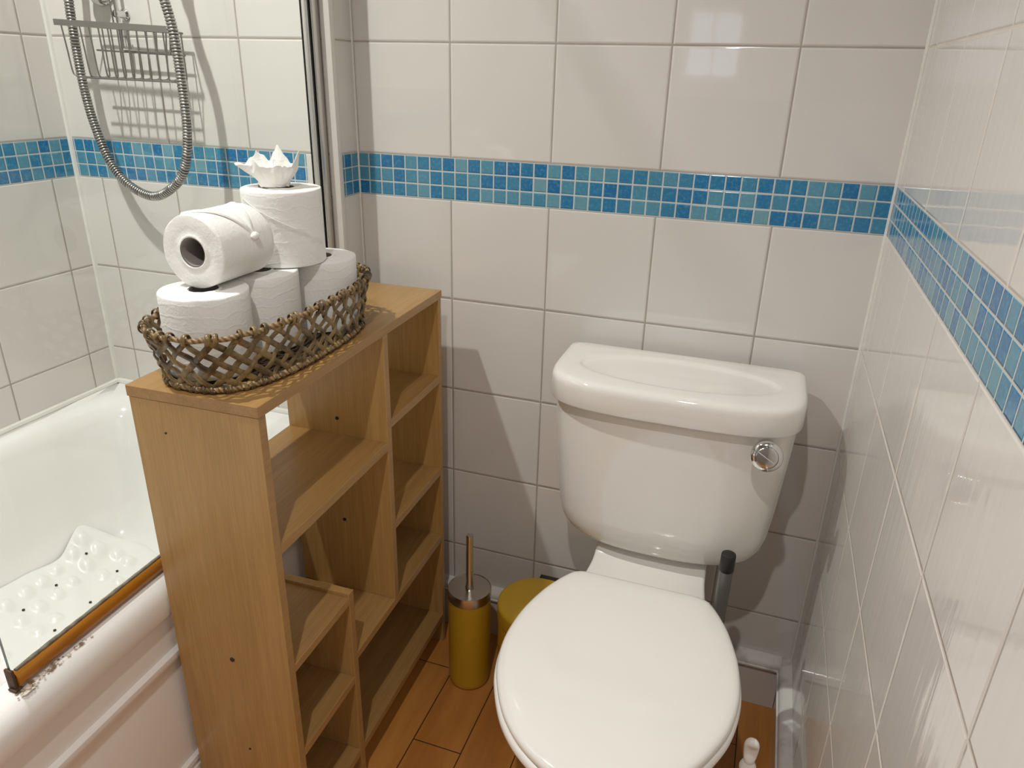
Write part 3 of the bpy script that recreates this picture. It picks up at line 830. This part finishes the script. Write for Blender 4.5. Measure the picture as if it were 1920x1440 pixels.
r1 = thing('toilet_roll', 'upright toilet roll at the near end of the basket, under the lying roll', 'toilet roll', (-0.889, -0.578, ZR), 0.4, 'toilet rolls in the basket')
roll_meshes(HB, r1, 0.0578, 1)
def dup(root, loc, rotz, label):
    r = root.copy(); COL.objects.link(r); r.location = loc; r.rotation_euler = (0, 0, rotz); r['label'] = label
    for ch in root.children:
        c = ch.copy(); COL.objects.link(c); c.parent = r
    return r
r2 = dup(r1, (-0.890, -0.4620, ZR), 2.1, 'upright toilet roll in the middle of the basket, half hidden by both top rolls')
r3 = dup(r1, (-0.8585, -0.3475, ZR), 4.0, 'upright toilet roll at the basket end nearest the tiled wall')
ZR2 = ZR+HB+0.001
# lying roll: axis along the basket
RL = 0.049; HL = 0.106
r4 = thing('toilet_roll', 'toilet roll lying on its side with its hollow core facing the room', 'toilet roll', (-0.8925, -0.5835, ZR2+RL-0.0003), 0.0, 'toilet rolls in the basket')
r4.rotation_euler = (-PI/2, 0, 0.0)      # local +z points along +y (away), local +y points down
roll_meshes(HL, r4, RL, 7)
def wrap_patch(name, poly, parent, r, hgt, off=0.0016, res=0.003):
    """folded paper flap lying on the roll's round side; poly in (arc metres, height)"""
    xs = [p[0] for p in poly]; zs = [p[1] for p in poly]
    n1, n2 = 40, 30
    bm = bmesh.new()
    # triangle/quad fan by bilinear rows between two edges: poly = [a, b, tip]
    a, c, tip = [Vector((p[0], p[1], 0)) for p in poly]
    rows = []
    for i in range(n1+1):
        u = i/n1; L1 = a.lerp(tip, u); L2 = c.lerp(tip, u); row = []
        for j in range(n2+1):
            v = j/n2; p = L1.lerp(L2, v)
            edge = min(v, 1-v)*2*(1-u)
            wr = 0.0012*math.sin(v*17+u*3)*u*(1-u)*2
            de = min(min(v, 1-v)*(L1-L2).length, 0.05)/0.0035
            rr = r+0.0005+off*de*math.exp(1-de)+0.0006*(1-math.exp(-de))+wr
            an = p.x/r
            row.append(bm.verts.new((rr*math.cos(an), rr*math.sin(an), p.y)))
        rows.append(row)
    for i in range(n1):
        for j in range(n2):
            try: bm.faces.new((rows[i][j], rows[i][j+1], rows[i+1][j+1], rows[i+1][j]))
            except ValueError: pass
    bmesh.ops.remove_doubles(bm, verts=bm.verts[:], dist=1e-6)
    bmesh.ops.recalc_face_normals(bm, faces=bm.faces[:])
    bmesh.ops.solidify(bm, geom=bm.faces[:], thickness=0.0012)
    return obj(name, bm, m_paper, parent, smooth=60)
# arc position: angle 0 = local +x (towards the toilet); negative = up (local -y is up)
up_ = -PI/2
fl = wrap_patch('folded_sheet', [(-1.9*RL, 0.004), (-1.75*RL, 0.1000), (-0.30*RL, 0.064)], r4, RL, HL, 0.0022)
bm = bmesh.new()
an = -0.28; c_ = Vector(((RL+0.0025)*math.cos(an), (RL+0.0025)*math.sin(an), 0.064))
bmesh.ops.create_icosphere(bm, subdivisions=3, radius=0.0062, matrix=Matrix.Translation(c_))
for v in bm.verts: v.co += (v.co-c_)*0.18*noise.noise(v.co*260)
obj('pinched_knot', bm, m_paper, fl, smooth=180)
# upright roll with tissue flower
HT = 0.110
r5 = thing('toilet_roll', 'upright toilet roll on top of the others, crowned with a tissue flower', 'toilet roll', (-0.884, -0.3955, ZR2), 0.0, 'toilet rolls in the basket')
roll_meshes(HT, r5, 0.0585, 12)
def seam_patch(name, parent, r):
    """lower wrap of paper with a slanting folded edge"""
    bm = bmesh.new(); n1, n2 = 60, 26; rows = []
    for i in range(n1+1):
        th = lerp(-2.05, 0.12, i/n1); ztop = lerp(0.100, 0.034, (th+2.05)/2.17)
        row = []
        for j in range(n2+1):
            v = j/n2; z = lerp(0.001, ztop, v)
            rr = r+0.0008+0.0016*math.exp(-((ztop-z)/0.005)**2)+0.0007*noise.noise(Vector((th*9, z*120, 2.0)))*(0.3+v)
            rr = max(rr, r+0.0004)
            row.append(bm.verts.new((rr*math.cos(th), rr*math.sin(th), z)))
        rows.append(row)
    for i in range(n1):
        for j in range(n2): bm.faces.new((rows[i][j], rows[i][j+1], rows[i+1][j+1], rows[i+1][j]))
    bmesh.ops.recalc_face_normals(bm, faces=bm.faces[:])
    bmesh.ops.solidify(bm, geom=bm.faces[:], thickness=0.001)
    return obj(name, bm, m_paper, parent, smooth=70)
seam_patch('folded_sheet', r5, 0.0587)
# flower: a crumpled cup with pointed petals
bm = bmesh.new(); n = 120; nv = 22; rows = []
petals = [(-2.80, 0.028, 0.026), (2.75, 0.047, 0.006), (1.9, 0.058, -0.004), (0.38, 0.050, 0.008), (-0.75, 0.034, 0.0), (-1.75, 0.040, 0.002)]
for j in range(nv+1):
    v = j/nv; row = []
    for i in range(n):
        a = -PI+2*PI*i/n
        hmax = 0.030; ext_ = 0.0
        for pa, ph, pe in petals:
            d = abs((a-pa+PI) % (2*PI)-PI); f = max(0.0, 1-d/0.62)
            hmax = max(hmax, 0.022+(ph-0.022)*f**0.9); ext_ += pe*f
        hmax *= 1+0.10*noise.noise(Vector((math.cos(a)*6, math.sin(a)*6, 9.0)))
        z = hmax*v
        rad_ = 0.020+0.009*min(1, v*1.5)+0.005*v*v+ext_*v*v
        rad_ *= 1+0.10*noise.noise(Vector((math.cos(a)*2.2, math.sin(a)*2.2, v*1.5)))*min(1, v*2+0.3)
        rad_ += 0.0007*math.sin(a*9+v*3)*v+0.002*noise.noise(Vector((math.cos(a)*5, math.sin(a)*5, v*4)))*v
        row.append(bm.verts.new((rad_*math.cos(a)-0.0078, rad_*math.sin(a)-0.0026, HT+0.0016+z)))
    rows.append(row)
for j in range(nv):
    for i in range(n): bm.faces.new((rows[j][i], rows[j][(i+1) % n], rows[j+1][(i+1) % n], rows[j+1][i]))
bmesh.ops.recalc_face_normals(bm, faces=bm.faces[:])
bmesh.ops.solidify(bm, geom=bm.faces[:], thickness=0.0008)
# inner crumpled heart
n = 60; rows = []
for j in range(9):
    v = j/8; row = []
    for i in range(n):
        a = 2*PI*i/n; q = 0.022*(1-v**2*0.9)*(1+0.25*noise.noise(Vector((math.cos(a)*2, math.sin(a)*2, 5+v*2))))
        row.append(bm.verts.new((q*math.cos(a)-0.0078, q*math.sin(a)-0.0026, HT+0.0022+0.034*v+0.006*noise.noise(Vector((math.cos(a)*3, math.sin(a)*3, v*3))))))
    rows.append(row)
for j in range(8):
    for i in range(n): bm.faces.new((rows[j][i], rows[j][(i+1) % n], rows[j+1][(i+1) % n], rows[j+1][i]))
bm.faces.new(rows[-1])
fo = obj('tissue_flower', bm, m_paper, r5, smooth=60)

# ------------------------------------------------------------------ toilet
tl = Vector((-0.298, -0.30, 0))
wc = thing('toilet', 'white close-coupled toilet with closed lid against the back wall', 'toilet', tl)
NPOL = 128
def polar(outline, cx, cy):
    """resample a closed outline by polar angle about (cx, cy)"""
    pts = [(math.atan2(y-cy, x-cx), x, y) for x, y in outline]
    res = []; m_ = len(outline)
    for k in range(NPOL):
        a = -PI+2*PI*(k+0.5)/NPOL; d = (math.cos(a), math.sin(a)); best = 0
        for i in range(m_):
            x1, y1 = outline[i][0]-cx, outline[i][1]-cy; x2, y2 = outline[(i+1) % m_][0]-cx, outline[(i+1) % m_][1]-cy
            ex, ey = x2-x1, y2-y1; den = d[0]*ey-d[1]*ex
            if abs(den) < 1e-12: continue
            tt = (x1*ey-y1*ex)/den; uu = (x1*d[1]-y1*d[0])/den
            if tt > 0 and -1e-9 <= uu <= 1+1e-9: best = max(best, tt)
        res.append((cx+d[0]*best, cy+d[1]*best))
    return res
def dshape(hw, yb, yf, n_=4.0, bulge=0.0, rb=0.012):
    """D plan: straight back at yb, sides, rounded front at yf (yf < yb); centred on x=0"""
    out = []; ym = yb-(yb-yf)*0.30
    for i in range(60):
        a = PI*i/59; ca, sa = math.cos(a), math.sin(a)
        x = hw*math.copysign(abs(ca)**(2/n_), ca); y = ym-(ym-yf)*abs(sa)**(2/n_) - bulge*math.cos(PI/2*x/hw)*abs(sa)
        out.append((x, y))
    out += [(-hw, yb-rb), (-hw+rb*0.3, yb-rb*0.3), (-hw+rb, yb), (hw-rb, yb), (hw-rb*0.3, yb-rb*0.3), (hw, yb-rb)]
    return out
def ring3(pts, z): return [(x, y-tl.y, z) if not callable(z) else (x, y-tl.y, z(x, y)) for x, y in pts]
CC = (0.0, -0.12)
# cistern
bm = bmesh.new(); rings = []
for z, hw, yf, n_ in ((0.432, 0.110, -0.145, 3.0), (0.4345, 0.140, -0.164, 3.2), (0.439, 0.158, -0.175, 3.4), (0.447, 0.1715, -0.184, 3.6), (0.460, 0.183, -0.191, 3.9), (0.480, 0.1915, -0.1965, 4.1), (0.505, 0.1965, -0.1995, 4.2),
                      (0.56, 0.2015, -0.2025, 4.3), (0.62, 0.2055, -0.206, 4.4), (0.68, 0.209, -0.209, 4.5), (0.722, 0.211, -0.211, 4.5), (0.731, 0.2112, -0.2115, 4.5), (0.7345, 0.206, -0.207, 4.5)):
    rings.append(ring3(polar(dshape(hw, -0.022, yf, n_, 0.008), *CC), z))
loft(bm, rings)
obj('cistern', bm, m_ceramic, wc, smooth=60)
bm = bmesh.new(); rings = []
def lidout(s): return polar(dshape(0.2175-s, -0.021-s*0.4, -0.228+s, 4.8, 0.009, 0.014), *CC)
def ell(s): return [(CC[0]+(0.176-s)*math.cos(-PI+2*PI*(k+0.5)/NPOL), CC[1]-0.006+(0.070-s)*math.sin(-PI+2*PI*(k+0.5)/NPOL)) for k in range(NPOL)]
for s, z in ((0.006, 0.7352), (0.001, 0.7354), (0.0, 0.738), (0.0, 0.769), (0.0006, 0.7745), (0.0026, 0.7795), (0.0065, 0.7828), (0.016, 0.784)):
    rings.append(ring3(lidout(s), z))
lo_ = lidout(0.016); el_ = ell(0)
for u in (0.35, 0.7): rings.append(ring3([(lerp(a[0], c[0], u), lerp(a[1], c[1], u)) for a, c in zip(lo_, el_)], 0.784))
for s, z in ((0.0, 0.784), (0.0025, 0.7834), (0.006, 0.7812), (0.010, 0.7798), (0.018, 0.7792), (0.04, 0.779), (0.06, 0.779)): rings.append(ring3(ell(s), z))
loft(bm, rings)
obj('cistern_lid', bm, m_ceramic, wc, smooth=60)
# flush button on the front of the cistern
fb = Vector((-0.1345-tl.x, -0.211-tl.y, 0.7085))
TILT = Matrix.Rotation(math.radians(-9), 3, 'X')
bm = bmesh.new(); lathe(bm, [(0.0165, 0.006), (0.0165, -0.002), (0.0150, -0.003), (0.0125, -0.004), (0.0120, -0.021), (0.0165, -0.0225), (0.0228, -0.025), (0.0247, -0.029), (0.0250, -0.034), (0.0243, -0.0385), (0.0222, -0.0410), (0.0180, -0.0425), (0.0174, -0.0415)], fb, 44, axis='y')
bmesh.ops.rotate(bm, cent=fb, matrix=TILT, verts=bm.verts[:])
fbo = obj('flush_button', bm, m_chrome, wc, smooth=40)
bm = bmesh.new()
for s in (-1, 1):
    ring_n = 24; rings = []
    for h, k in ((-0.040, 1.0), (-0.0425, 1.0), (-0.0436, 0.93), (-0.0442, 0.7)):
        ring = []
        for i in range(ring_n):
            a = PI*i/(ring_n-1)*0.998+0.001
            ring.append((fb.x+0.0166*k*math.cos(a), fb.y+h, fb.z+s*(0.0006+0.0166*k*math.sin(a))))
        rings.append(ring)
    loft(bm, rings)
bmesh.ops.rotate(bm, cent=fb, matrix=TILT @ Matrix.Rotation(math.radians(30), 3, 'Y'), verts=bm.verts[:])
obj('push_halves', bm, m_chrome, fbo, smooth=30)
# seat outline (half width by y)
SO = [(-0.262, 0.098), (-0.268, 0.118), (-0.285, 0.131), (-0.303, 0.1415), (-0.337, 0.1575), (-0.394, 0.1745), (-0.448, 0.1815), (-0.489, 0.1805), (-0.529, 0.1733), (-0.56, 0.1625), (-0.60, 0.1425), (-0.63, 0.121), (-0.657, 0.0925), (-0.679, 0.057), (-0.689, 0.028), (-0.691, 0.0)]
SCX = -0.305-tl.x
half = smooth_path([Vector((h, y, 0)) for y, h in SO], 60)
outl = [(SCX+p.x, p.y) for p in half]+[(SCX-p.x, p.y) for p in half[::-1][1:]]
SC = (SCX, -0.46)
base_out = polar(outl, *SC)
def seat_ring(s, z, shift=0.0):
    res = []
    for x, y in base_out:
        dx_, dy_ = x-SC[0], y-SC[1]; l_ = math.hypot(dx_, dy_); k = (l_-s)/l_
        res.append((SC[0]+dx_*k, SC[1]+dy_*k+shift-tl.y, z))
    return res
bm = bmesh.new()
loft(bm, [seat_ring(0.006, 0.4225), seat_ring(0.001, 0.4232), seat_ring(0.0, 0.4255), seat_ring(0.0003, 0.430), seat_ring(0.002, 0.4335), seat_ring(0.006, 0.4362), seat_ring(0.013, 0.438), seat_ring(0.03, 0.4395), seat_ring(0.07, 0.4405), seat_ring(0.11, 0.441)])
obj('lid', bm, m_seat, wc, smooth=60)
bm = bmesh.new()
rv = loft(bm, [seat_ring(0.0015, 0.4035), seat_ring(-0.0025, 0.4055), seat_ring(-0.0038, 0.409), seat_ring(-0.0035, 0.415), seat_ring(-0.001, 0.4195), seat_ring(0.006, 0.4215), seat_ring(0.05, 0.4215), seat_ring(0.056, 0.419), seat_ring(0.058, 0.409), seat_ring(0.05, 0.4035)], False, False)
for k in range(NPOL): bm.faces.new((rv[-1][k], rv[-1][(k+1) % NPOL], rv[0][(k+1) % NPOL], rv[0][k]))
obj('seat', bm, m_seat, wc, smooth=60)
# pan
bm = bmesh.new()
def pan_ring(hw, yb, yf, z, n_=2.4):
    pts = []
    cyy = (yb+yf)/2; hy_ = (yb-yf)/2
    for k in range(96):
        a = 2*PI*k/96; ca, sa = math.cos(a), math.sin(a)
        uy = math.copysign(abs(sa)**(2/n_), sa); ux = math.copysign(abs(ca)**(2/n_), ca)
        taper = 1-0.10*uy*0
        pts.append((SCX+hw*ux, cyy+hy_*uy-tl.y, z))
    return pts
loft(bm, [pan_ring(0.112, -0.115, -0.545, 0.0, 3), pan_ring(0.115, -0.112, -0.55, 0.012, 3), pan_ring(0.108, -0.115, -0.54, 0.03, 3), pan_ring(0.098, -0.125, -0.52, 0.10, 2.8), pan_ring(0.100, -0.16, -0.525, 0.17, 2.6),
          pan_ring(0.122, -0.20, -0.57, 0.24, 2.4), pan_ring(0.146, -0.235, -0.61, 0.31, 2.3), pan_ring(0.160, -0.26, -0.645, 0.355, 2.2), pan_ring(0.164, -0.262, -0.656, 0.378, 2.2), pan_ring(0.164, -0.263, -0.656, 0.392, 2.2), pan_ring(0.158, -0.268, -0.650, 0.4005, 2.2),
          pan_ring(0.125, -0.31, -0.62, 0.4005, 2.2), pan_ring(0.118, -0.32, -0.61, 0.39, 2.2), pan_ring(0.09, -0.35, -0.56, 0.30, 2.2), pan_ring(0.05, -0.39, -0.48, 0.24, 2.2)])
# shelf between bowl and cistern
prof = [(-0.024, 0.4300), (-0.160, 0.4305), (-0.167, 0.4285), (-0.172, 0.4240), (-0.179, 0.4180), (-0.189, 0.4125), (-0.203, 0.4085), (-0.222, 0.4055), (-0.245, 0.4035), (-0.262, 0.4027), (-0.30, 0.4022)]
rings = []
for y, z in prof:
    hw = interp([(-0.30, 0.122), (-0.262, 0.1165), (-0.225, 0.1105), (-0.19, 0.1055), (-0.165, 0.1035), (-0.024, 0.1035)], y); bt = interp([(-0.30, 0.28), (-0.2, 0.16), (-0.024, 0.22)], y)
    r_ = 0.006
    rings.append([(SCX+0.002+xx, y-tl.y, zz) for xx, zz in ((-hw, z-r_), (-hw+r_*0.3, z-r_*0.3), (-hw+r_, z), (hw-r_, z), (hw-r_*0.3, z-r_*0.3), (hw, z-r_), (hw, z-0.035), (hw*0.86, bt), (-hw*0.86, bt), (-hw, z-0.035))])
loft(bm, rings)
obj('pan', bm, m_ceramic, wc, smooth=50)
for s in (-1, 1):
    bm = bmesh.new(); lathe(bm, [(0.0, -0.016), (0.007, -0.016), (0.008, -0.014), (0.008, 0.014), (0.007, 0.016), (0.0, 0.016)], (SCX+s*0.075, -0.2555-tl.y, 0.4125), 18, False, False, axis='x')
    obj('hinge', bm, m_seat, wc, smooth=50)

# ------------------------------------------------------------------ mustard toilet brush
bp = (-0.6725, -0.164, 0)
tb = thing('toilet_brush', 'mustard yellow toilet brush holder with steel lid and handle beside the shelf unit', 'toilet brush', bp)
bm = bmesh.new(); lathe(bm, [(0.0, 0.0), (0.038, 0.0), (0.0435, 0.003), (0.0452, 0.009), (0.0455, 0.02), (0.0457, 0.226), (0.040, 0.226)], n=56, cap0=False); obj('holder', bm, m_gold, tb, smooth=50)
bm = bmesh.new(); lathe(bm, [(0.0445, 0.2262), (0.0467, 0.227), (0.0468, 0.2475), (0.0462, 0.249), (0.0448, 0.2492), (0.0440, 0.2478), (0.0, 0.2478)], n=56, cap1=False); obj('lid_ring', bm, m_steel, tb, smooth=40)
bm = bmesh.new(); lathe(bm, [(0.0, 0.2482), (0.0092, 0.2482), (0.0090, 0.2515), (0.0078, 0.2535), (0.0073, 0.37), (0.0073, 0.3775), (0.0066, 0.3805), (0.0, 0.381)], n=28, cap0=False, cap1=False); obj('handle', bm, m_steel, tb, smooth=40)

# ------------------------------------------------------------------ pedal bin
pb = thing('pedal_bin', 'round mustard yellow pedal bin half hidden behind the toilet seat', 'bin', (-0.5165, -0.1725, 0))
bm = bmesh.new(); lathe(bm, [(0.0, 0.0), (0.080, 0.0), (0.082, 0.004), (0.082, 0.222), (0.079, 0.224)], n=64, cap0=False); obj('body', bm, m_gold, pb, smooth=40)
bm = bmesh.new(); lathe(bm, [(0.080, 0.2255), (0.0838, 0.226), (0.0842, 0.229), (0.0842, 0.2545), (0.0836, 0.2575), (0.0815, 0.2592), (0.078, 0.2598), (0.04, 0.2602), (0.0, 0.2604)], n=64, cap1=False); obj('bin_lid', bm, m_gold, pb, smooth=40)
bm = newbox(-0.022, 0.022, 0.079, 0.0905, 0.20, 0.2612, 0.002); obj('hinge', bm, m_black, pb)['label'] = 'black plastic hinge'
bm = newbox(-0.02, 0.02, -0.112, -0.076, 0.006, 0.014, 0.002); obj('pedal', bm, m_black, pb)['label'] = 'black foot pedal'

# ------------------------------------------------------------------ pole with black cap beside the cistern
pl = thing('pole', 'grey metal pole with black end cap standing between toilet and right wall', 'pole', (-0.166, -0.2375, 0))
bm = bmesh.new(); tube(bm, [(0, 0, 0.0), (0, 0, 0.486)], 0.0115, 20); obj('shaft', bm, m_polegrey, pl, smooth=60)
bm = bmesh.new(); lathe(bm, [(0.0117, 0.482), (0.0124, 0.483), (0.0124, 0.513), (0.0118, 0.5155), (0.009, 0.517), (0.0, 0.5173)], n=28, cap1=False); obj('end_cap', bm, m_black, pl, smooth=40)['label'] = 'black rubber end cap'

# ------------------------------------------------------------------ white toilet brush by the right wall
wb = thing('toilet_brush', 'white plastic brush with beaded handle on the floor by the right wall', 'toilet brush', (-0.0965, -0.487, 0))
bm = bmesh.new(); prof = [(0.0, 0.0), (0.040, 0.0), (0.044, 0.004), (0.036, 0.10), (0.034, 0.112), (0.031, 0.112), (0.031, 0.09)]
lathe(bm, prof, n=40, cap0=False); obj('holder', bm, m_whiteplastic, wb, smooth=50)
bm = bmesh.new(); prof = [(0.006, 0.02)]
z = 0.10
prof += [(0.007, 0.10)]
while z < 0.335:
    for k in range(1, 7):
        a = PI*k/6; prof.append((0.0082+0.0042*math.sin(a), z+0.0235*k/6))
    z += 0.0235
zt_ = z
lathe(bm, prof, n=28)
# flattened loop end with a thumb hollow
rings = []
for k in range(17):
    u = k/16; zz = zt_-0.002+0.046*u; wv_ = 0.0108*(min(1, math.sin(PI*min(1, u*0.55+0.12+0.0))**0.5) if u < 0.8 else math.sqrt(max(0.0, 1-((u-0.72)/0.285)**2))); tv = 0.0098*(0.75+0.25*math.sin(PI*u)) * (1 if u < 0.85 else math.sqrt(max(0.02, 1-((u-0.8)/0.21)**2)))
    wv_ = max(wv_, 0.002)
    ring = []
    for i in range(32):
        a = 2*PI*i/32; ca, sa = math.cos(a), math.sin(a)
        y = tv*sa
        if sa < 0: y += 0.0085*math.exp(-((u-0.52)/0.26)**4)*max(0.0, -sa)**3*(1 if abs(ca) < 0.75 else 0.2)
        ring.append((wv_*ca, y, zz))
    rings.append(ring)
loft(bm, rings)
obj('handle', bm, m_whiteplastic, wb, smooth=50)

# ------------------------------------------------------------------ ceiling downlights
mt_l, t, b = material('downlight_lens', (1, 1, 1), 0.4)
b.inputs['Emission Color'].default_value = (*WARM, 1); b.inputs['Emission Strength'].default_value = 12.0
for i, (p, wts) in enumerate(LAMPS):
    d = thing('ceiling_downlight', ('recessed ceiling downlight above the middle of the floor', 'recessed ceiling downlight above the bathtub')[i], 'light', (p.x, p.y, CEIL+0.0195), 0, 'recessed ceiling downlights')
    bm = bmesh.new(); lathe(bm, [(0.048, 0.0), (0.048, -0.003), (0.044, -0.006), (0.031, -0.006), (0.031, 0.0)], n=40, cap0=False, cap1=False); obj('bezel', bm, m_satin, d, smooth=40)
    bm = bmesh.new(); lathe(bm, [(0.0305, -0.001), (0.0305, -0.003)], n=32); obj('lens', bm, mt_l, d, smooth=0)
    ld = bpy.data.lights.new('downlight_bulb', 'SPOT'); ld.energy = wts; ld.color = LAMP_COL[i]; ld.shadow_soft_size = 0.022
    ld.spot_size = math.radians((142, 152)[i]); ld.spot_blend = 1.0
    lo2 = bpy.data.objects.new('downlight_bulb', ld); COL.objects.link(lo2); lo2.parent = d; lo2.location = (0, 0, -0.03)
